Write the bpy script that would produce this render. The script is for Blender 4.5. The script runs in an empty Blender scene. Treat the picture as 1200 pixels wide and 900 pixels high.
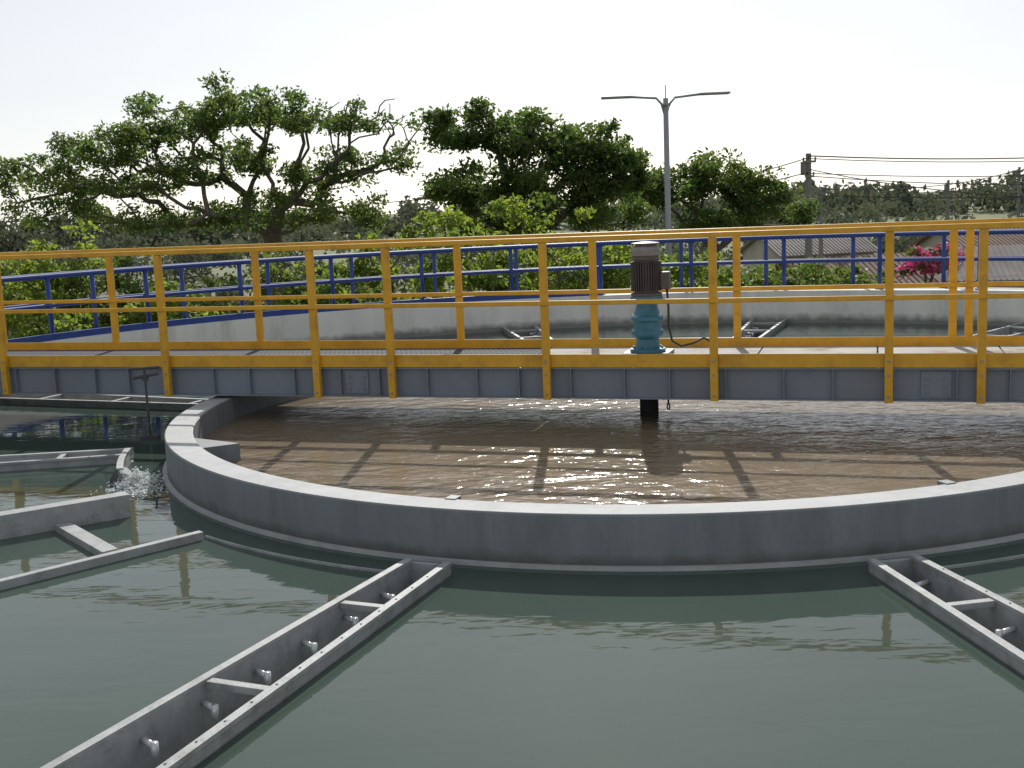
import bpy, math, random
import numpy as np
from mathutils import Matrix, Vector
random.seed(7); rng=np.random.default_rng(7)
sc=bpy.context.scene
CX,CY=1.20,10.16
PHI=.3035
GZ=-2.5
# ---------------------------------------------------------------- materials
def nodes(m):
    m.use_nodes=True; nt=m.node_tree
    return nt, nt.nodes, nt.links, nt.nodes["Principled BSDF"]
def mat(name,col,rough=.6,var=.25,scale=4,bump=.1,bscale=60,metal=0,stretch=(1,1,1),detail=6,stain=None,stain_amt=.5,stain_scale=1.5,wet=None):
    m=bpy.data.materials.new(name); nt,N,L,P=nodes(m)
    tc=N.new('ShaderNodeNewGeometry'); mp=N.new('ShaderNodeMapping'); mp.inputs['Scale'].default_value=stretch
    L.new(tc.outputs['Position'],mp.inputs['Vector'])
    n=N.new('ShaderNodeTexNoise'); n.inputs['Scale'].default_value=scale; n.inputs['Detail'].default_value=detail; n.inputs['Roughness'].default_value=.65
    L.new(mp.outputs[0],n.inputs['Vector'])
    r=N.new('ShaderNodeValToRGB'); r.color_ramp.elements[0].position=.3; r.color_ramp.elements[1].position=.7
    r.color_ramp.elements[0].color=[c*(1-var) for c in col]+[1]; r.color_ramp.elements[1].color=[min(1,c*(1+var)) for c in col]+[1]
    L.new(n.outputs['Fac'],r.inputs[0]); out=r.outputs[0]
    if stain:
        n3=N.new('ShaderNodeTexNoise'); n3.inputs['Scale'].default_value=stain_scale; n3.inputs['Detail'].default_value=8; n3.inputs['Roughness'].default_value=.7
        L.new(mp.outputs[0],n3.inputs['Vector'])
        r3=N.new('ShaderNodeValToRGB'); r3.color_ramp.elements[0].position=.5; r3.color_ramp.elements[1].position=.68
        r3.color_ramp.elements[0].color=(0,0,0,1); r3.color_ramp.elements[1].color=(stain_amt,)*3+(1,)
        L.new(n3.outputs['Fac'],r3.inputs[0])
        mx=N.new('ShaderNodeMixRGB'); L.new(r3.outputs[0],mx.inputs[0]); L.new(out,mx.inputs[1]); mx.inputs[2].default_value=list(stain)+[1]; out=mx.outputs[0]
    if wet:
        # damp, algae-darkened band just above the water line (real height on the wall)
        s=N.new('ShaderNodeSeparateXYZ'); L.new(tc.outputs['Position'],s.inputs[0])
        nz=N.new('ShaderNodeTexNoise'); nz.inputs['Scale'].default_value=7; nz.inputs['Detail'].default_value=6; L.new(tc.outputs['Position'],nz.inputs['Vector'])
        ad=N.new('ShaderNodeMath'); ad.operation='MULTIPLY_ADD'; L.new(nz.outputs['Fac'],ad.inputs[0]); ad.inputs[1].default_value=-wet[2]; L.new(s.outputs[2],ad.inputs[2])
        mr=N.new('ShaderNodeMapRange'); mr.inputs[1].default_value=wet[0]-wet[2]*.5; mr.inputs[2].default_value=wet[1]-wet[2]*.5; mr.inputs[3].default_value=.75; mr.inputs[4].default_value=0
        L.new(ad.outputs[0],mr.inputs[0])
        mx=N.new('ShaderNodeMixRGB'); L.new(mr.outputs[0],mx.inputs[0]); L.new(out,mx.inputs[1]); mx.inputs[2].default_value=(.07,.075,.06,1); out=mx.outputs[0]
    L.new(out,P.inputs['Base Color'])
    P.inputs['Roughness'].default_value=rough; P.inputs['Metallic'].default_value=metal
    if bump:
        n2=N.new('ShaderNodeTexNoise'); n2.inputs['Scale'].default_value=bscale; n2.inputs['Detail'].default_value=4
        L.new(tc.outputs['Position'],n2.inputs['Vector'])
        b=N.new('ShaderNodeBump'); b.inputs['Strength'].default_value=bump; b.inputs['Distance'].default_value=.01
        L.new(n2.outputs['Fac'],b.inputs['Height']); L.new(b.outputs[0],P.inputs['Normal'])
    return m
M_yel=mat('yellow_paint',(.68,.36,.018),.45,.12,6,.08,40,stain=(.33,.15,.02),stain_amt=.45,stain_scale=5)
M_blue=mat('blue_paint',(.018,.05,.24),.4,.15,6,.05)
M_steel=mat('gray_steel_paint',(.195,.22,.26),.5,.15,3,.06,30,stretch=(1,1,.5),stain=(.13,.11,.09),stain_amt=.5)
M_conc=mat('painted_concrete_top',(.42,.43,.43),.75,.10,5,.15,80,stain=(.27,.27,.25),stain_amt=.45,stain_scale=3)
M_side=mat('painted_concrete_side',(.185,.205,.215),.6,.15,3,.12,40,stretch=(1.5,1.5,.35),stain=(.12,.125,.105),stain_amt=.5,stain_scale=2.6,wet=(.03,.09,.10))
M_white=mat('pale_concrete_wall',(.78,.78,.72),.8,.10,2,.2,40,stretch=(1,1,.3),stain=(.38,.37,.31),stain_amt=.55,stain_scale=1.2,wet=(.05,.16,.14))
M_walk=mat('walkway_concrete',(.38,.37,.34),.85,.15,2,.3)
M_laund=mat('launder_gray',(.33,.34,.34),.6,.18,7,.2,50,stain=(.17,.17,.15),stain_amt=.7,stain_scale=6)
M_lfloor=mat('launder_wet_floor',(.055,.065,.065),.15,.3,5,.3,15)
M_dark=mat('dark_iron',(.06,.06,.065),.5,.3,10)
M_motor=mat('motor_gray',(.095,.083,.085),.5,.2,10,.1)
M_cap=mat('motor_cap',(.22,.22,.22),.5,.2,10,.1)
M_teal=mat('gearbox_teal',(.04,.17,.26),.42,.25,9,.15,stain=(.02,.07,.09),stain_amt=.5,stain_scale=8)
M_galv=mat('galvanised',(.30,.31,.32),.5,.1,10,.05,metal=.2)
M_pole=mat('concrete_pole',(.22,.21,.2),.8,.2,3,.2)
M_bark=mat('bark',(.12,.10,.08),.9,.35,5,.4,20)
M_ground=mat('ground_soil_grass',(.13,.14,.06),.95,.5,.3,.3,5)
M_tile=mat('roof_tiles',(.20,.13,.10),.85,.35,1.5,.4,8)
M_tile2=mat('roof_sheet',(.20,.175,.16),.8,.3,1,.2,8)
M_wallh=mat('house_plaster',(.42,.38,.32),.85,.15,1,.1)
M_wire=mat('wire_black',(.04,.04,.04),.6,.1)
M_pipe=mat('nozzle_pipe',(.70,.72,.73),.2,.1,10,.0,metal=.3)
def grating():
    m=bpy.data.materials.new('steel_grating'); nt,N,L,P=nodes(m)
    tc=N.new('ShaderNodeTexCoord'); s=N.new('ShaderNodeSeparateXYZ'); L.new(tc.outputs['Object'],s.inputs[0])
    def band(sock,f):
        a=N.new('ShaderNodeMath'); a.operation='MULTIPLY'; a.inputs[1].default_value=f; L.new(sock,a.inputs[0])
        b=N.new('ShaderNodeMath'); b.operation='FRACT'; L.new(a.outputs[0],b.inputs[0])
        c=N.new('ShaderNodeMath'); c.operation='GREATER_THAN'; c.inputs[1].default_value=.65; L.new(b.outputs[0],c.inputs[0]); return c.outputs[0]
    x=band(s.outputs[0],20); y=band(s.outputs[1],9)
    mx=N.new('ShaderNodeMath'); mx.operation='MAXIMUM'; L.new(x,mx.inputs[0]); L.new(y,mx.inputs[1])
    c=N.new('ShaderNodeMixRGB'); L.new(mx.outputs[0],c.inputs[0]); c.inputs[1].default_value=(.02,.022,.026,1); c.inputs[2].default_value=(.15,.16,.18,1)
    L.new(c.outputs[0],P.inputs['Base Color']); P.inputs['Roughness'].default_value=.85; P.inputs['Specular IOR Level'].default_value=.1
    return m
M_grate=grating()
M_slab=mat('deck_slab',(.42,.40,.37),.9,.15,3,.2,40,stain=(.22,.16,.10),stain_amt=.9,stain_scale=2.5)
def leafmat(name,col,tr=.5,tcol=None,spec=.25):
    m=bpy.data.materials.new(name); nt,N,L,P=nodes(m)
    P.inputs['Base Color'].default_value=list(col)+[1]; P.inputs['Roughness'].default_value=.55 if spec else 1
    P.inputs['Specular IOR Level'].default_value=spec
    t=N.new('ShaderNodeBsdfTranslucent'); t.inputs[0].default_value=list(tcol or [col[0]*2.5,col[1]*2.3,col[2]*1.5])+[1]
    mx=N.new('ShaderNodeMixShader'); mx.inputs[0].default_value=tr
    L.new(P.outputs[0],mx.inputs[1]); L.new(t.outputs[0],mx.inputs[2]); L.new(mx.outputs[0],N['Material Output'].inputs[0])
    return m
LD=[leafmat('leaf_deep',(.050,.085,.026)),leafmat('leaf_mid',(.065,.11,.032)),leafmat('leaf_olive',(.09,.125,.038))]
LL=[leafmat('leaf_bright',(.115,.165,.035),.55),leafmat('leaf_lime',(.145,.20,.04),.55),leafmat('leaf_mid2',(.085,.13,.03),.5)]
LF=[leafmat('leaf_far_a',(.12,.145,.11),.15,spec=0),leafmat('leaf_far_b',(.10,.12,.10),.15,spec=0),leafmat('leaf_far_c',(.14,.16,.125),.15,spec=0)]  # paler, greyer greens: distance haze put into the leaf colour
LP=[leafmat('bougainvillea_petal',(.5,.05,.18),.4,(.65,.08,.27)),leafmat('bougainvillea_petal_pale',(.6,.14,.28),.4,(.7,.2,.34)),LD[1]]
def water(name,deep,rough,layers,var=None):
    m=bpy.data.materials.new(name); nt,N,L,P=nodes(m)
    g=N.new('ShaderNodeNewGeometry')
    n=N.new('ShaderNodeTexNoise'); n.inputs['Scale'].default_value=.55; n.inputs['Detail'].default_value=5; L.new(g.outputs['Position'],n.inputs['Vector'])
    r=N.new('ShaderNodeValToRGB'); r.color_ramp.elements[0].position=.3;r.color_ramp.elements[1].position=.75
    v=var or [c*1.25 for c in deep]
    r.color_ramp.elements[0].color=list(deep)+[1]; r.color_ramp.elements[1].color=list(v)+[1]
    L.new(n.outputs['Fac'],r.inputs[0]); L.new(r.outputs[0],P.inputs['Base Color'])
    P.inputs['Roughness'].default_value=rough; P.inputs['IOR'].default_value=1.33
    prev=None
    for (sc_,st,sx,sy,det,dist) in layers:
        mp=N.new('ShaderNodeMapping'); mp.inputs['Scale'].default_value=(sx,sy,1); mp.inputs['Rotation'].default_value=(0,0,.2)
        L.new(g.outputs['Position'],mp.inputs['Vector'])
        nn=N.new('ShaderNodeTexNoise'); nn.inputs['Scale'].default_value=sc_; nn.inputs['Detail'].default_value=det; nn.inputs['Distortion'].default_value=.4
        L.new(mp.outputs[0],nn.inputs['Vector'])
        b=N.new('ShaderNodeBump'); b.inputs['Strength'].default_value=st; b.inputs['Distance'].default_value=dist
        L.new(nn.outputs['Fac'],b.inputs['Height'])
        if prev: L.new(prev.outputs[0],b.inputs['Normal'])
        prev=b
    L.new(prev.outputs[0],P.inputs['Normal'])
    return m
M_wout=water('clarified_water',(.052,.076,.063),.03,[(1.0,.5,.6,1.4,1,.008),(5.5,.35,.6,1.7,2,.0036)],var=(.068,.095,.078))
M_win=water('muddy_water',(.19,.145,.095),.13,[(2.0,.8,.9,1.4,2,.036),(7,.8,.9,1.4,3,.020)],var=(.26,.20,.135))
def foam_mat():
    m=bpy.data.materials.new('foam'); nt,N,L,P=nodes(m)
    P.inputs['Base Color'].default_value=(.85,.87,.86,1); P.inputs['Roughness'].default_value=.3
    t=N.new('ShaderNodeBsdfTranslucent'); t.inputs[0].default_value=(.9,.92,.92,1)
    mx=N.new('ShaderNodeMixShader'); mx.inputs[0].default_value=.5
    L.new(P.outputs[0],mx.inputs[1]); L.new(t.outputs[0],mx.inputs[2]); L.new(mx.outputs[0],N['Material Output'].inputs[0])
    return m
M_foam=foam_mat()
# ---------------------------------------------------------------- mesh helpers
def empty(name,loc=(0,0,0),rz=0):
    e=bpy.data.objects.new(name,None); sc.collection.objects.link(e); e.location=loc; e.rotation_euler=(0,0,rz); return e
def obj(name,V,F,mats,parent=None,mi=None,smooth=False):
    me=bpy.data.meshes.new(name); me.from_pydata([tuple(v) for v in V],[],F)
    for m in (mats if isinstance(mats,list) else [mats]): me.materials.append(m)
    if mi is not None: me.polygons.foreach_set('material_index',mi)
    if smooth: me.polygons.foreach_set('use_smooth',[True]*len(F))
    me.update(); o=bpy.data.objects.new(name,me); sc.collection.objects.link(o)
    if parent: o.parent=parent
    return o
class G:
    def __init__(s): s.V=[];s.F=[];s.mi=[];s.m=0
    def add(s,V,F):
        b=len(s.V); s.V+= [tuple(v) for v in V]; s.F+=[tuple(i+b for i in f) for f in F]; s.mi+=[s.m]*len(F)
    def box(s,x0,x1,y0,y1,z0,z1):
        s.prism([(x0,y0),(x1,y0),(x1,y1),(x0,y1)],z0,z1)
    def prism(s,P,z0,z1):
        a=sum(P[i][0]*P[(i+1)%len(P)][1]-P[(i+1)%len(P)][0]*P[i][1] for i in range(len(P)))
        if a<0: P=P[::-1]
        n=len(P); V=[(p[0],p[1],z0) for p in P]+[(p[0],p[1],z1) for p in P]
        F=[tuple(range(n))[::-1],tuple(range(n,2*n))]+[(i,(i+1)%n,(i+1)%n+n,i+n) for i in range(n)]
        s.add(V,F)
    def tube(s,pts,r,n=8,closed=False,cap=True):
        pts=[Vector(p) for p in pts]; k=len(pts); V=[];F=[]
        rr=r if isinstance(r,(list,tuple)) else [r]*k
        for i,p in enumerate(pts):
            if closed: d=pts[(i+1)%k]-pts[i-1]
            else: d=pts[min(i+1,k-1)]-pts[max(i-1,0)]
            d.normalize(); up=Vector((0,0,1)) if abs(d.z)<.9 else Vector((1,0,0))
            a=d.cross(up).normalized(); b=a.cross(d)
            for j in range(n):
                t=2*math.pi*(j+.5)/n; V.append(p+(a*math.cos(t)+b*math.sin(t))*rr[i])
        for i in range(k if closed else k-1):
            for j in range(n):
                F.append((i*n+j,i*n+(j+1)%n,((i+1)%k)*n+(j+1)%n,((i+1)%k)*n+j))
        if not closed and cap: F.append(tuple(range(n))[::-1]); F.append(tuple(range((k-1)*n,k*n)))
        s.add(V,F)
    def lathe(s,prof,cx=0,cy=0,n=32):
        V=[];F=[]
        for r,z in prof:
            for j in range(n):
                t=2*math.pi*j/n; V.append((cx+r*math.cos(t),cy+r*math.sin(t),z))
        for i in range(len(prof)-1):
            for j in range(n): F.append((i*n+j,i*n+(j+1)%n,(i+1)*n+(j+1)%n,(i+1)*n+j))
        F.append(tuple(range(n))[::-1]); F.append(tuple(range((len(prof)-1)*n,len(prof)*n)))
        s.add(V,F)
    def out(s,name,mats,parent=None,smooth=False,bevel=0):
        o=obj(name,s.V,s.F,mats,parent,s.mi,smooth)
        if bevel:
            b=o.modifiers.new('b','BEVEL'); b.width=bevel; b.segments=2; b.limit_method='ANGLE'
        return o
def pol(r,a,z=None):
    a=math.radians(a); p=(CX+r*math.sin(a),CY-r*math.cos(a))
    return p if z is None else (p[0],p[1],z)
def annulus(g,r0,r1,z0,z1,a0=0,a1=360,n=180):
    full=abs(a1-a0)>=360; k=n if full else n+1
    V=[]
    for i in range(k):
        a=a0+(a1-a0)*i/n
        V+= [pol(r0,a,z0),pol(r1,a,z0),pol(r1,a,z1),pol(r0,a,z1)]
    F=[]
    for i in range(n):
        j=(i+1)%k
        for q in range(4):
            F.append((i*4+q,i*4+(q+1)%4,j*4+(q+1)%4,j*4+q))
    if not full:
        F+=[(0,3,2,1),((k-1)*4,(k-1)*4+1,(k-1)*4+2,(k-1)*4+3)]
    g.add(V,F)
def sheet(g,r0,r1,a0,a1,z,nr=1,na=None):
    na=na or max(2,int(abs(a1-a0)/2))
    V=[];F=[]
    for i in range(nr+1):
        r=r0+(r1-r0)*i/nr
        for j in range(na+1): V.append(pol(r,a0+(a1-a0)*j/na,z))
    for i in range(nr):
        for j in range(na):
            a=i*(na+1)+j; F.append((a,a+na+1,a+na+2,a+1))
    g.add(V,F)
# ---------------------------------------------------------------- ground
g=G(); g.m=0
g.add([(-2500,-2500,GZ),(2500,-2500,GZ),(2500,2500,GZ),(-2500,2500,GZ)],[(0,1,2,3)]); g.out('ground',[M_ground])
# ---------------------------------------------------------------- outer tank
RO=8.6; RW=9.7
tank=empty('clarifier_tank')
g=G(); annulus(g,RO,RO+.25,-.6,.5); g.out('tank_inner_wall',[M_white],tank)
g=G(); annulus(g,RO+.25,RW,GZ-.1,.46); g.out('walkway',[M_walk],tank)
g=G(); annulus(g,RO+.05,RO+.12,.5,.585,178,318,160); g.out('blue_kerb',[M_blue],tank)
g=G(); g.box(-4,6,-4.5,.55,GZ,.45); g.out('viewing_platform',[M_walk])
def railing(name,r,z0,ztop,a0,a1,step=9.5):
    e=empty(name); g=G()
    N=int((a1-a0)/2)
    for z,rr in ((ztop,.034),((ztop+z0)/2+.03,.028)):
        g.tube([pol(r,a0+(a1-a0)*i/N,z) for i in range(N+1)],rr,8)
    g.out('rails',[M_blue],e,True)
    g=G(); n=int((a1-a0)/step)
    for i in range(n+1):
        a=a0+(a1-a0)*i/n; p=pol(r,a)
        g.tube([(p[0],p[1],z0),(p[0],p[1],ztop)],.033,8)
        g.tube([(p[0],p[1],z0),(p[0],p[1],z0+.02)],.07,8)
    g.out('posts',[M_blue],e,True)
railing('blue_railing',RO+.2,.5,1.32,112,244,8.8)
railing('blue_railing',RW-.1,.46,1.30,112,244,8.2)
railing('blue_railing',RO+.2,.5,1.32,268,318,8.8)
railing('blue_railing',RO+.2,.5,1.32,42,104,8.8)
# ---------------------------------------------------------------- inner ring
ring=empty('flocculator_ring_wall')
g=G(); annulus(g,3.88,4.10,-.6,.302); g.out('ring_wall',[M_side],ring,bevel=.008)
g=G(); annulus(g,3.888,4.092,.28,.306); o=g.out('ring_coping',[M_conc],ring)
g=G(); annulus(g,4.10,4.135,-.2,.020); g.out('ring_footing_lip',[M_conc],ring)
g=G()
for a0,a1 in ((-46,-25),(12,60)):
    annulus(g,4.38,4.395,-.3,.014,a0,a1,30)
g.out('weir_plate',[M_laund],ring)
g=G()
for a in (-73,118,166,214):
    P=[pol(3.885,a-3.6),pol(3.885,a+3.6),pol(3.55,a+3.0)]
    g.prism(P,.0,.235)
for a in (-24,19): 
    P=[pol(3.90,a-.5),pol(3.90,a+.5),pol(3.82,a+.5),pol(3.82,a-.5)]; g.prism(P,.2,.312)
g.out('inlet_deflectors',[M_side],ring)
# ---------------------------------------------------------------- launders
def wall(g,r0,r1,a,t,z0,z1):
    P=[pol(r0,a),pol(r1,a),pol(r1,a+math.degrees(t/r1)),pol(r0,a+math.degrees(t/r0))]; g.prism(P,z0,z1)
LA=[-23.2,10.1,45,75,105,134,160.5,187,218,245.5,-83.5]
HW=1.75
def launder(ac):
    e=empty('launder_channel'); r0=4.30;r1=8.59; T=.03
    if ac==-83.5: r0=4.46
    a0,a1=ac-HW,ac+HW
    g=G(); wall(g,r0,r1,a0,T,-.35,.065); wall(g,r0,r1,a1,-T,-.35,.065)
    wall(g,r0,r1,a0-.12,.045,.05,.072); wall(g,r0,r1,a1+.12,-.045,.05,.072)
    g.prism([pol(r0,a0+.35),pol(r0,a1-.35),pol(r0+.03,a1-.35),pol(r0+.03,a0+.35)],-.35,.055)
    r=5.0
    while r<8.4:
        d=math.degrees(.03/r)+.02
        g.prism([pol(r,a0+d),pol(r,a1-d),pol(r+.045,a1-d),pol(r+.045,a0+d)],.03,.062); r+=1.02
    g.out('channel_walls',[M_laund],e,bevel=.003)
    g=G(); d=.38; sheet(g,r0+.03,r1,a0+d,a1-d,-.17,1,2); g.out('channel_bed',[M_lfloor],e)
    g=G(); r=4.48
    while r<8.4:
        d=math.degrees(.03/r)+.05
        j=rng.normal(0,.012)
        p=pol(r+j,a1-d,-.02); q=pol(r+.02+j,a1-d-math.degrees(.09/r),-.03)
        g.tube([p,q],.014,10); g.tube([(q[0],q[1],q[2]+.018),(q[0],q[1],q[2]-.045)],.016,10)
        p=pol(r+.17,a0+d,-.02); q=pol(r+.19,a0+d+math.degrees(.07/r),-.03)
        g.tube([p,q],.014,10); g.tube([(q[0],q[1],q[2]+.018),(q[0],q[1],q[2]-.045)],.016,10)
        r+=.36
    g.out('orifice_nozzles',[M_pipe],e,True)
    g=G(); r=4.4
    while r<8.5:
        p=pol(r,a1-.12,.072); g.tube([p,(p[0],p[1],.077)],.005,6); 
        r+=.18
    g.out('rim_bolts',[M_galv],e)
for a in LA: launder(a)
e=empty('collection_channel')
g=G(); wall(g,4.42,8.59,-46.2,.055,-.4,.05); wall(g,4.53,8.59,-57.2,-.12,-.5,.155)
g.prism([pol(4.93,-46.8),pol(4.93,-56.9),pol(5.03,-56.9),pol(5.03,-46.8)],-.05,.045)
g.out('channel_walls',[M_laund],e,bevel=.004)
e=empty('outlet_weir')
g=G(); annulus(g,4.43,4.46,-.4,.11,-81.7,-71,12); annulus(g,4.42,4.47,.11,.125,-81.7,-71,12)
g.out('curved_weir_plate',[M_laund],e,bevel=.003)
edges=[]
for a in LA: edges.append(((a-HW)%360,(a+HW)%360))
edges.sort()
g=G(); g.m=0
sheet(g,4.05,4.32,0,360,0,1,180)
segs=[]
for i in range(len(edges)):
    a0=edges[i][1]; a1=edges[(i+1)%len(edges)][0]
    if a1<a0: a1+=360
    segs.append((a0+.1,a1-.1))
for a0,a1 in segs: sheet(g,4.32,RO+.01,a0,a1,0,1)
a=-83.5; sheet(g,4.32,4.47,a-HW-.1,a+HW+.1,0,1,3)
g.out('outer_water',[M_wout])
g=G(); V=[pol(3.9,i*2,.10) for i in range(180)]; g.add(V,[tuple(range(180))]); g.out('inner_water',[M_win])
# splash foam below the weir
g=G()
def blob(x,y,z,s,fl=1):
    V=[(x-s,y-s,z),(x+s,y-s,z),(x+s,y+s,z),(x-s,y+s,z),(x,y,z+s*1.2*fl),(x,y,z-s*fl)]
    V=[(a+rng.normal(0,s*.25),b+rng.normal(0,s*.25),c) for a,b,c in V]
    g.add(V,[(0,1,4),(1,2,4),(2,3,4),(3,0,4),(1,0,5),(2,1,5),(3,2,5),(0,3,5)])
p=pol(4.36,-70.0)
for i in range(1500):
    r=abs(rng.normal(0,.12)); t=rng.uniform(0,6.28)
    z=abs(rng.normal(.0,.055))*math.exp(-r*6)+.004
    blob(p[0]+.03+r*math.cos(t)*.8,p[1]+r*math.sin(t)*1.3,z,rng.uniform(.002,.009))
for i in range(600):   # surface froth drifting away
    r=rng.uniform(0,1)**1.6*.5; t=rng.normal(-1.1,.5)
    blob(p[0]+.02+r*math.cos(t),p[1]+r*math.sin(t),.003,rng.uniform(.003,.009),.3)
for i in range(350):   # sheet of water falling from the weir edge
    u=rng.uniform(0,1); a=-72+rng.uniform(-1,2.2); q=pol(4.44-.10*u,a)
    blob(q[0],q[1],.10*(1-u*u)+.005,rng.uniform(.004,.010))
g.out('water_splash',[M_foam])
# valve stem
e=empty('sluice_valve_stem')
g=G(); vx,vy=-3.33,10.55
g.tube([(vx,vy,-.3),(vx,vy,.66)],.011,8); g.tube([(vx-.12,vy-.03,.655),(vx+.13,vy+.03,.655)],.013,8)
g.tube([(vx-.10,vy-.03,.57),(vx+.12,vy+.03,.60)],.016,8); g.tube([(vx,vy,.54),(vx,vy,.6)],.03,10)
g.box(vx-.08,vx+.08,vy-.05,vy+.05,-.2,.03); g.out('stem_and_handle',[M_dark],e)
# ---------------------------------------------------------------- bridge
br=empty('steel_footbridge',(CX,CY,0),-PHI)
HWD=.56; XL=-9.4; XR=9.4; ZB=.335
for sgn,nm in ((-1,'near'),(1,'far')):
    g=G(); yo=sgn*HWD
    a,b=(yo,yo+.012) if sgn<0 else (yo-.012,yo)
    g.box(XL,XR,min(a,b)+sgn*-.045,max(a,b)+sgn*-.045,ZB+.012,.588)
    g.box(XL,XR,min(yo,yo-sgn*.10),max(yo,yo-sgn*.10),ZB,ZB+.012)
    g.box(XL,XR,min(yo,yo-sgn*.10),max(yo,yo-sgn*.10),.588,.60)
    x=XL+.2;k=0
    while x<XR-.1:
        y0,y1=sorted((yo-sgn*.002,yo-sgn*.045))
        g.box(x-.004,x+.004,y0,y1,ZB+.012,.588); x+=.46 if k%3 else .38; k+=1
    for xx in (-2.55,2.35,-7.2,7.0):
        y0,y1=sorted((yo-sgn*.03,yo-sgn*.045))
        g.box(xx-.11,xx+.11,y0,y1,ZB+.03,.57)
        for bx in (-.07,.07):
            for bz in (.40,.455,.51):
                ya,yb=sorted((yo-sgn*.03,yo-sgn*.02)); g.box(xx+bx-.01,xx+bx+.01,ya,yb,bz-.01,bz+.01)
    g.out('girder_'+nm,[M_steel],br)
g=G()
x=XL+.3
while x<XR: g.box(x-.03,x+.03,-HWD+.06,HWD-.06,.50,.60); x+=.92
g.out('cross_beams',[M_steel],br)
g=G(); g.box(XL,-1.02,-HWD+.004,HWD-.004,.602,.632); g.out('grating_deck',[M_grate],br)
g=G()
x=-1.0
while x<XR:
    g.box(x,min(XR,x+.96),-HWD+.005,HWD-.005,.602,.636); x+=.975
g.out('slab_deck',[M_slab],br)
near=[-7.75,-6.31,-4.47,-2.91,-2.18,-.76,.65,2.0,2.67,4.05,5.4,6.8,7.5,8.9]
far=[-8.9,-7.3,-5.85,-4.12,-1.94,-.61,.71,2.53,2.66,4.1,5.4,6.8,8.2]
for sgn,nm,ps in ((-1,'near',near),(1,'far',far)):
    g=G(); yo=sgn*HWD
    y0,y1=sorted((yo+sgn*.003,yo+sgn*.053))
    for x in ps: 
        g.box(x-.032,x+.032,y0,y1,ZB-.003 if sgn<0 else .55,1.655)
    g.out('posts_'+nm,[M_yel],br,bevel=.004)
    g=G()
    g.box(XL,XR,*sorted((yo-sgn*.002,yo+sgn*.058)),1.657,1.70)
    g.box(XL,XR,*sorted((yo+sgn*.0545,yo+sgn*.0745)),1.135,1.175) if sgn<0 else g.box(XL,XR,*sorted((yo-sgn*.02,yo)),1.135,1.175)
    g.out('rails_'+nm,[M_yel],br,bevel=.006)
    g=G(); g.box(XL,XR,*sorted((yo-sgn*.008,yo-sgn*.0005)),.605,.715); g.out('toe_board_'+nm,[M_yel],br)
g=G()
for x in near:
    for z in (.38,.55,.66):
        g.box(x-.009,x+.009,-HWD-.061,-HWD-.053,z-.009,z+.009)
g.out('post_bolts',[M_galv],br)
# drive unit
dr=empty('mixer_drive_unit',(CX,CY,0),-PHI)
g=G(); g.box(-.2,.2,-.2,.2,.638,.665); g.out('base_plate',[M_steel],dr,bevel=.004)
g=G(); g.lathe([(.155,.666),(.155,.695),(.105,.70),(.098,.78),(.125,.80),(.138,.82),(.138,.85),(.122,.87),(.118,.93),(.14,.945),(.14,.975),(.115,.99),(.10,1.04),(.088,1.09),(.092,1.11),(.14,1.125),(.14,1.155)],n=36)
for j in range(10):
    t=j*.628; g.tube([(.125*math.cos(t),.125*math.sin(t),.69),(.125*math.cos(t),.125*math.sin(t),.715)],.013,6)
    g.tube([(.128*math.cos(t),.128*math.sin(t),.94),(.128*math.cos(t),.128*math.sin(t),.99)],.010,6)
o=g.out('gearbox',[M_teal],dr,bevel=.004)
g=G(); g.lathe([(.135,1.157),(.135,1.18),(.105,1.185),(.105,1.46),(.118,1.465),(.118,1.50)],n=40)
for j in range(36):
    t=2*math.pi*j/36; c,s=math.cos(t),math.sin(t); w=.003
    P=[(.10*c-w*s,.10*s+w*c),(.133*c-w*s,.133*s+w*c),(.133*c+w*s,.133*s-w*c),(.10*c+w*s,.10*s-w*c)]
    g.prism(P,1.20,1.45)
g.out('motor_body',[M_motor],dr)
g=G(); g.lathe([(.125,1.502),(.128,1.55),(.12,1.575),(.08,1.592),(.078,1.60),(.12,1.604),(.12,1.61),(.02,1.622)],n=36); g.out('fan_cowl',[M_cap],dr)
g=G(); g.box(.135,.21,-.06,.05,1.21,1.36); g.box(.10,.14,-.04,.03,1.23,1.33); g.out('terminal_box',[M_motor],dr,bevel=.008)
g=G(); pts=[(.18,-.01,1.21),(.19,-.01,1.05),(.19,-.02,.90),(.22,-.03,.76),(.30,-.04,.715),(.40,-.05,.74),(.50,-.06,.79),(.56,-.05,.75)]
g.tube(pts,.010,8); g.out('power_cable',[M_wire],dr,True)
g=G(); g.lathe([(.082,-.5),(.082,.30),(.10,.30),(.10,.6)],n=28); g.out('drive_shaft',[M_dark],dr,True)
g=G()
for i in range(9):
    z=.58-.05*i; t=i*1.57
    pts=[(.17+.012*math.cos(a)*math.cos(t),.012*math.cos(a)*math.sin(t),z+.03*math.sin(a)) for a in np.linspace(0,6.28,9)[:-1]]
    g.tube(pts,.007,5,closed=True)
g.out('hanging_chain',[M_dark],dr)
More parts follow.
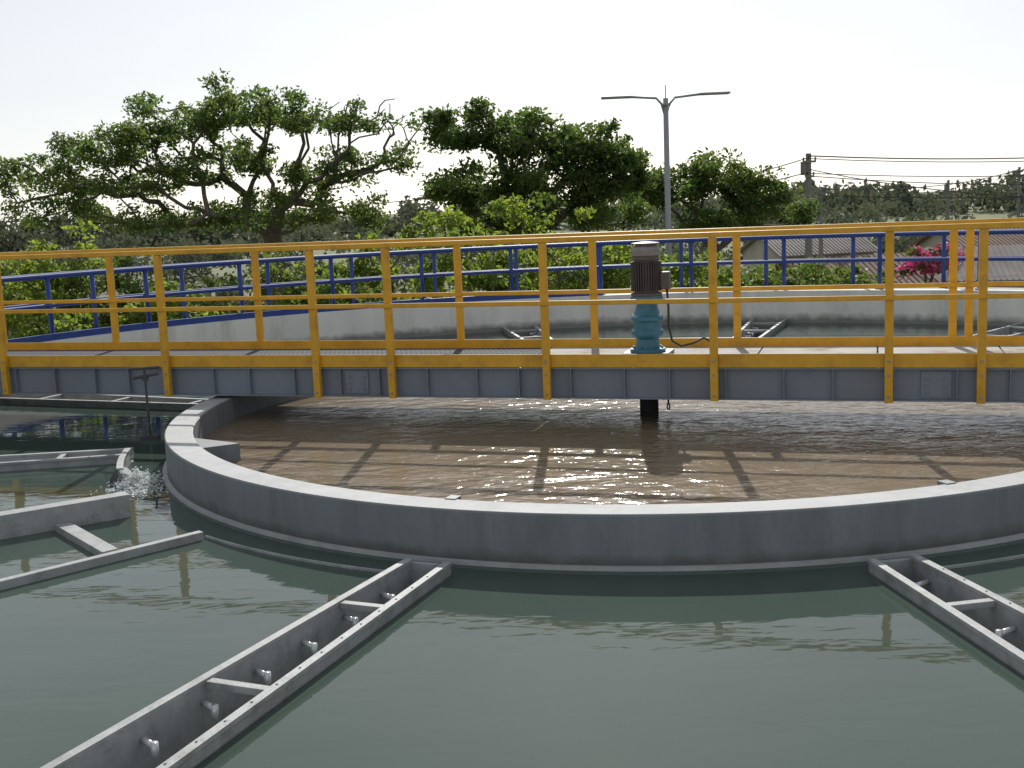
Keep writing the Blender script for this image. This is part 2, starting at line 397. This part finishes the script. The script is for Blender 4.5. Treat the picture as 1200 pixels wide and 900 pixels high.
# ---------------------------------------------------------------- vegetation
def leaves(centers,rad,n,size,seed,rz=.62):
    r=np.random.default_rng(seed); C=np.repeat(np.array(centers),n,0); R=np.repeat(np.array(rad),n)
    k=len(C); d=r.normal(size=(k,3)); d/=np.linalg.norm(d,axis=1)[:,None]; q=r.uniform(0,1,k)**.45
    P=C+d*(R*q)[:,None]*np.array([1,1,rz])+r.normal(0,.04,(k,3))
    nrm=r.normal(size=(k,3))+np.array([0,0,.7]); nrm/=np.linalg.norm(nrm,axis=1)[:,None]
    t=np.cross(nrm,r.normal(size=(k,3))); t/=np.linalg.norm(t,axis=1)[:,None]; b=np.cross(nrm,t)
    s=size*r.uniform(.6,1.35,k)[:,None]
    V=np.stack([P-t*s,P+b*s*.48,P+t*s,P-b*s*.48],1).reshape(-1,3)
    return V,k
def leafobj(name,centers,rad,n,size,mats,seed,parent,rz=.62):
    V,k=leaves(centers,rad,n,size,seed,rz)
    me=bpy.data.meshes.new(name); me.vertices.add(4*k); me.vertices.foreach_set('co',V.astype('f').ravel())
    me.loops.add(4*k); me.loops.foreach_set('vertex_index',np.arange(4*k,dtype='i'))
    me.polygons.add(k); me.polygons.foreach_set('loop_start',np.arange(0,4*k,4,dtype='i')); me.polygons.foreach_set('loop_total',np.full(k,4,'i'))
    for m in mats: me.materials.append(m)
    r=np.random.default_rng(seed+1); mi=np.repeat(r.choice(3,len(centers),p=[.4,.35,.25]),n)
    sw=r.random(k)<.25; mi[sw]=r.choice(3,sw.sum())
    me.polygons.foreach_set('material_index',mi.astype('i')); me.update(); me.validate()
    o=bpy.data.objects.new(name,me); sc.collection.objects.link(o); o.parent=parent; return o
def tree(name,base,fork,lobes,mats,seed,nl=80,size=.075,cr=.42,r0=.013,depth=1.0,bare=None,rz=.62):
    r=np.random.default_rng(seed); e=empty(name)
    cl=[];rad=[];tips=[]
    for (x,y,z,rx,rz_,dens) in lobes:
        n=int(dens)
        for i in range(n):
            d=r.normal(size=3); d/=np.linalg.norm(d); q=r.uniform(.3,1)**.6
            if d[2]<-.3: d[2]*=.5
            p=np.array([x,y,z])+d*q*np.array([rx,rx*depth,rz_]); cl.append(p); rad.append(cr*r.uniform(.55,1.15))
    tips=[np.array(c) for c in cl]
    if bare is not None: tips+= [np.array(b) for b in bare]
    nodes=[np.array(base,float)];par=[-1];pl=[0.]
    base=np.array(base,float);fork=np.array(fork,float)
    for i in range(1,6):
        p=base+(fork-base)*i/5+np.array([r.normal(0,.05),r.normal(0,.05),0]); nodes.append(p);par.append(len(nodes)-2);pl.append(0.)
    order=np.argsort([np.linalg.norm(t-fork) for t in tips])
    cnt=[0]*len(nodes)
    for i in order:
        t=tips[i]; A=np.array(nodes[4:]); c=np.linalg.norm(A-t,axis=1)+.32*np.array(pl[4:])
        below=A[:,2]>t[2]+.3; c=c+below*.6
        j=int(np.argmin(c))+4; st=nodes[j]; L=np.linalg.norm(t-st); k=max(2,int(L/.35)); prev=j
        off=r.normal(0,.10*L,3); off[2]=abs(off[2])*-.6
        for q in range(1,k+1):
            f=q/k; p=st+(t-st)*f+off*math.sin(math.pi*f)+r.normal(0,.03,3)
            nodes.append(p);par.append(prev);pl.append(pl[j]+L*f);cnt.append(0);prev=len(nodes)-1
        m=prev
        while m!=-1: cnt[m]+=1; m=par[m]
    g=G()
    for i in range(1,len(nodes)):
        j=par[i]; ra=r0*max(1,cnt[i])**.52; rb=r0*max(1,cnt[j])**.52; rb=min(rb,ra*1.25) if j>5 else rb
        g.tube([nodes[j],nodes[i]],[rb,ra],5,cap=False)
    g.out('trunk_and_limbs',[M_bark],e,True)
    leafobj('crown_foliage',cl,rad,nl,size,mats,seed,e,rz)
Y=30
tree('rain_tree',(-5.9,Y,GZ),(-5.8,Y,.9),[
 (-11.6,Y,3.1,1.3,.7,24),(-10.0,Y+.3,3.8,1.3,.8,34),(-8.4,Y,4.3,1.4,.7,36),(-6.2,Y-.3,4.6,1.5,.8,40),(-4.7,Y,4.3,1.1,.6,20),
 (-3.4,Y+.3,4.3,1.1,.45,8),(-2.5,Y,3.3,.9,.6,6),(-7.3,Y,3.3,1.7,.8,36),(-9.5,Y,2.9,1.4,.6,24),(-4.5,Y+.5,3.0,1.4,.8,24),(-5.6,Y,2.1,2.0,.7,32),(-11.2,Y,2.2,1.3,.5,20),(-8.5,Y,2.0,1.8,.5,26),(-3.2,Y,1.9,1.0,.6,10)],
 LD,11,nl=110,size=.062,cr=.42,r0=.0115,depth=1.5,bare=[(-3.2+random.uniform(-1.2,1.3),Y+random.uniform(-1,1),random.uniform(2.8,4.8)) for _ in range(60)],rz=.62)
Y=33
tree('mango_tree',(1.2,Y,GZ),(1.0,Y,.3),[
 (-1.1,Y,4.0,1.0,.7,24),(-1.9,Y,4.4,.6,.3,7),(-.4,Y,4.6,.5,.3,5),(.5,Y,3.8,1.3,.85,40),(2.2,Y,3.6,1.3,.7,34),(3.2,Y,3.2,.9,.6,20),(3.0,Y,2.6,1.0,.8,26),(-.9,Y,2.6,1.4,.9,40),(1.25,Y-.6,2.5,1.6,1.0,50),(2.7,Y,1.7,1.3,.8,30),(-.2,Y,1.5,1.6,.8,40)],
 LD,23,nl=105,size=.078,cr=.44,depth=1.2,rz=.7)
Y=41
tree('broadleaf_tree',(7.2,Y,GZ),(7.2,Y,.2),[
 (6.1,Y,2.3,1.2,.8,26),(7.3,Y,2.6,1.3,.8,34),(8.8,Y,2.1,1.3,.8,30),(4.9,Y,2.0,1.1,.8,24),(7.5,Y,1.2,2.0,.8,36),(10.3,Y+1,1.2,1.0,.6,14)],
 LD,31,nl=100,size=.09,cr=.5,rz=.7)
def bush(name,x,y,ztop,rx,mats,seed,n=26,nl=75,size=.068,cr=.34):
    zc=(ztop+GZ)/2+.9; rz=ztop-zc
    r=np.random.default_rng(seed); lob=[]
    for i in range(5): lob.append((x+r.uniform(-.5,.5)*rx,y+r.uniform(-.4,.4)*rx,zc+r.uniform(-.45,.1)*rz,rx*r.uniform(.45,.7),rz*r.uniform(.55,.95),n//5+2))
    tree(name,(x,y,GZ),(x,y,GZ+1.2),lob,mats,seed,nl,size,cr,.010)
B=[(-10.6,24,1.9,1.5,0),(-9.0,23,2.6,1.2,0),(-7.6,23.5,1.6,1.5,1),(-6.2,22.5,1.2,1.3,0),(-4.8,23.5,1.5,1.5,1),(-3.4,22.8,1.6,1.4,0),(-2.0,23.5,2.3,1.5,0),(-.6,23,2.6,1.4,0),(.7,23.5,2.75,1.3,0),(1.9,24,2.3,1.4,0),
   (-8.4,21.5,.7,1.3,0),(-5.4,21.2,.5,1.2,0),(-2.6,21.6,.8,1.4,1),(3.2,25,1.3,1.5,0),(4.9,27,.9,1.6,1),(6.8,28,.5,1.6,1),(8.4,29,.3,1.5,1),(17.5,36,.4,2.0,1),(-12.6,27,1.6,1.8,1)]
for i,(x,y,z,rx,k) in enumerate(B): bush('garden_shrub',x,y,z,rx,LL if k==0 else [LD[1],LD[2],LL[2]],100+i,n=34)
bush('bougainvillea',12.1,34,.6,1.3,LP,300,n=26,size=.07,cr=.3)
def mass(name,x0,x1,y0,y1,z0,z1,n,nl,size,cr,seed):
    r=np.random.default_rng(seed); c=[];rad=[]
    for i in range(n):
        x=r.uniform(x0,x1); h=(.62+.38*math.sin(x*.13+seed)*math.sin(x*.31))
        c.append((x,r.uniform(y0,y1),z0+(z1-z0)*h*r.uniform(.0,1)**.6)); rad.append(cr*r.uniform(.5,1.2))
    e=empty(name); leafobj('foliage_mass',c,rad,nl,size,LF,seed,e,.8)
mass('distant_trees',-60,70,78,95,GZ,2.0,750,60,.22,1.3,41)
mass('distant_trees',-160,190,200,230,GZ,3.8,950,40,.7,3.0,42)
mass('distant_trees',20,45,64,70,GZ,.5,120,70,.17,.9,43)
mass('hedge_mass',-22,8,44,48,GZ,.5,160,70,.16,.8,44)
def palm(x,y,h,seed):
    r=np.random.default_rng(seed); e=empty('palm_tree',(x,y,0)); g=G()
    g.tube([(0,0,GZ),(.15,0,(GZ+h)/2),(0,0,h)],[.22,.16,.13],7); g.out('trunk',[M_bark],e,True)
    g=G()
    for k in range(18):
        t=k*2.4; el=r.uniform(-.2,1.0); L=2.0; pr=None
        for i in range(8):
            u=i/7; rr=L*u*math.cos(el)*(1-.15*u); z=h+L*u*math.sin(el)-1.5*u*u
            c=Vector((rr*math.cos(t),rr*math.sin(t),z)); sd=Vector((-math.sin(t),math.cos(t),0))*(.30*math.sin(math.pi*min(1,u*.85+.1)))
            if pr: g.add([pr[0]-pr[1]+Vector((0,0,-.15)),pr[0],c,c-sd+Vector((0,0,-.15))],[(0,1,2,3)]); g.add([pr[0]+pr[1]+Vector((0,0,-.15)),pr[0],c,c+sd+Vector((0,0,-.15))],[(0,1,2,3)])
            pr=(c,sd)
    g.out('fronds',[LF[0]],e)
palm(46,150,2.6,2)
# houses
def house(x,y,w,d,ze,zr,rm,rz=0):
    e=empty('brick_house',(x,y,0),rz)
    g=G(); g.box(-w/2,w/2,-d/2,d/2,GZ,ze); 
    g.add([(-w/2,-d/2,ze),(-w/2,d/2,ze),(-w/2,0,zr-.06)],[(0,1,2)]); g.add([(w/2,-d/2,ze),(w/2,d/2,ze),(w/2,0,zr-.06)],[(0,2,1)])
    g.out('walls',[M_wallh],e)
    g=G(); o=.3
    for s in (-1,1):
        V=[(-w/2-o,s*(d/2+o),ze-.12),(w/2+o,s*(d/2+o),ze-.12),(w/2+o,0,zr),(-w/2-o,0,zr)]
        V+=[(a,b,c-.06) for a,b,c in V]
        g.add(V,[(0,1,2,3),(7,6,5,4),(0,4,5,1),(1,5,6,2),(2,6,7,3),(3,7,4,0)])
    xx=-w/2-o
    while xx<w/2+o:
        for s in (-1,1): g.tube([(xx,s*(d/2+o),ze-.10),(xx,0,zr+.01)],.02,5)
        xx+=.2
    g.out('roof',[rm],e)
    g=G()
    for k in (-.3,.25): g.box(w*k-.4,w*k+.4,-d/2-.03,-d/2-.004,ze-1.5,ze-.5)
    g.box(-.35,.35,-d/2-.03,-d/2-.004,GZ,ze-.5) ; g.out('windows_and_door',[M_dark],e)
house(11.6,40,4.0,5,-1.1,-.15,M_tile,.12)
house(17.2,43,4.0,5,-1.1,-.15,M_tile2,-.2)
house(23.5,56,6,6,-.9,.1,M_tile,.1)
house(15.8,62,5,5,-.9,.0,M_tile2,.2)
# ---------------------------------------------------------------- street lamp
lp=empty('street_lamp',(3.86,28,0))
g=G(); g.tube([(0,0,GZ),(0,0,4.32)],[.085,.06],10); g.tube([(0,0,GZ),(0,0,GZ+.3)],.16,10)
g.tube([(0,0,4.15),(0,0,4.2)],.09,10); g.tube([(0,0,4.25),(0,0,4.62)],.012,6)
for s in (-1,1):
    g.tube([(s*.03,0,3.95),(s*.10,0,4.20),(s*.22,0,4.33),(s*.8,0,4.38)],.028,8)
g.out('pole_and_arms',[M_galv],lp,True)
g=G()
for s in (-1,1):
    x0,x1=sorted((s*.78,s*1.5)); g.prism([(x0,-.13),(x1,-.13),(x1,.13),(x0,.13)],4.36,4.41)
g.out('lamp_heads',[M_galv],lp,bevel=.015)
def upole(x,y,zt,w=.13):
    e=empty('utility_pole',(x,y,0)); g=G(); g.tube([(0,0,GZ),(0,0,zt)],[w*1.3,w*.8],10)
    for z,l in ((zt-.35,.5),(zt-.9,.35)):
        g.box(-l/2,l/2,-.17,-.12,z,z+.08)
        for k in (-.45,0,.45): g.tube([(k*l,-.14,z+.08),(k*l,-.14,z+.2)],.035,6)
    g.tube([(-.18,0,zt-.8),(-.18,0,zt-.3)],.12,8)
    g.out('pole_with_crossarms',[M_pole],e)
upole(11.56,45,3.5); upole(15.5,58,2.3,.1); upole(40,92,3.4,.12); upole(33,88,2.6,.12)
g=G()
def wire(a,b,sag=.4,r=.022):
    a=Vector(a);b=Vector(b); g.tube([a.lerp(b,i/14)+Vector((0,0,-sag*4*(i/14)*(1-i/14))) for i in range(15)],r,4)
wire((11.56,44.86,3.4),(40,60,3.9),.5,.032); wire((11.56,44.86,3.3),(40,60,3.7),.5,.022); wire((11.56,44.86,2.75),(40,60,3.0),.5); wire((11.56,44.86,2.65),(40,60,2.4),.6)
wire((11.56,44.86,3.35),(2,42,2.7),.5,.026); wire((11.56,44.86,2.8),(0,46,1.9),.4,.026); wire((11.56,44.86,2.7),(15.5,58,2.2),.2); wire((11.56,44.86,2.9),(20,38,1.4),.3)
wire((2,42,2.7),(-30,46,2.9),.7,.022); wire((15.5,58,2.2),(40,92,3.2),.5,.03); wire((15.5,58,1.9),(40,60,1.6),.4,.03)
g.out('power_lines',[M_wire])
# ---------------------------------------------------------------- light
EL,AZ=math.radians(34),math.radians(4)
w=bpy.data.worlds.new('World'); sc.world=w; w.use_nodes=True; nt=w.node_tree; N=nt.nodes; L=nt.links
sky=N.new('ShaderNodeTexSky'); sky.sky_type='NISHITA'; sky.sun_disc=False; sky.sun_elevation=EL; sky.sun_rotation=AZ
sky.air_density=1.0; sky.dust_density=.7; sky.ozone_density=1.5; sky.altitude=0
hs=N.new('ShaderNodeHueSaturation'); hs.inputs['Saturation'].default_value=.42; L.new(sky.outputs[0],hs.inputs['Color'])
tc=N.new('ShaderNodeTexCoord'); mp=N.new('ShaderNodeMapping'); mp.inputs['Scale'].default_value=(1,1,3.5); L.new(tc.outputs['Generated'],mp.inputs[0])
cn=N.new('ShaderNodeTexNoise'); cn.inputs['Scale'].default_value=2.2; cn.inputs['Detail'].default_value=6; cn.inputs['Roughness'].default_value=.6; L.new(mp.outputs[0],cn.inputs['Vector'])
cr_=N.new('ShaderNodeMapRange'); cr_.inputs[1].default_value=.42; cr_.inputs[2].default_value=.72; cr_.inputs[3].default_value=.2; cr_.inputs[4].default_value=.65; L.new(cn.outputs['Fac'],cr_.inputs[0])
mx=N.new('ShaderNodeMixRGB'); L.new(cr_.outputs[0],mx.inputs[0]); L.new(hs.outputs[0],mx.inputs[1]); mx.inputs[2].default_value=(8.9,9.2,9.6,1)
bg=N['Background']; bg.inputs[1].default_value=.098; L.new(mx.outputs[0],bg.inputs[0])
sl=bpy.data.lights.new('sun','SUN'); sl.energy=4.3; sl.angle=math.radians(.5); sl.color=(1,.97,.91)
so=bpy.data.objects.new('sun',sl); sc.collection.objects.link(so)
d=Vector((math.sin(AZ)*math.cos(EL),math.cos(AZ)*math.cos(EL),math.sin(EL))); so.rotation_euler=d.to_track_quat('Z','Y').to_euler()
# ---------------------------------------------------------------- camera
cd=bpy.data.cameras.new('camera'); co=bpy.data.objects.new('camera',cd); sc.collection.objects.link(co)
cd.sensor_width=36; cd.lens=1372/1200*36; cd.clip_end=6000; cd.clip_start=.05
p,ro=.150,.0417
R0=Vector((1,0,0)); U0=Vector((0,math.sin(p),math.cos(p))); Bk=Vector((0,-math.cos(p),math.sin(p)))
c,s=math.cos(ro),math.sin(ro)
R=R0*c-U0*s; U=R0*s+U0*c
co.matrix_world=Matrix(((R.x,U.x,Bk.x,0),(R.y,U.y,Bk.y,0),(R.z,U.z,Bk.z,1.963),(0,0,0,1)))
sc.camera=co
sc.view_settings.view_transform='Standard'; sc.view_settings.look='None'; sc.view_settings.exposure=0
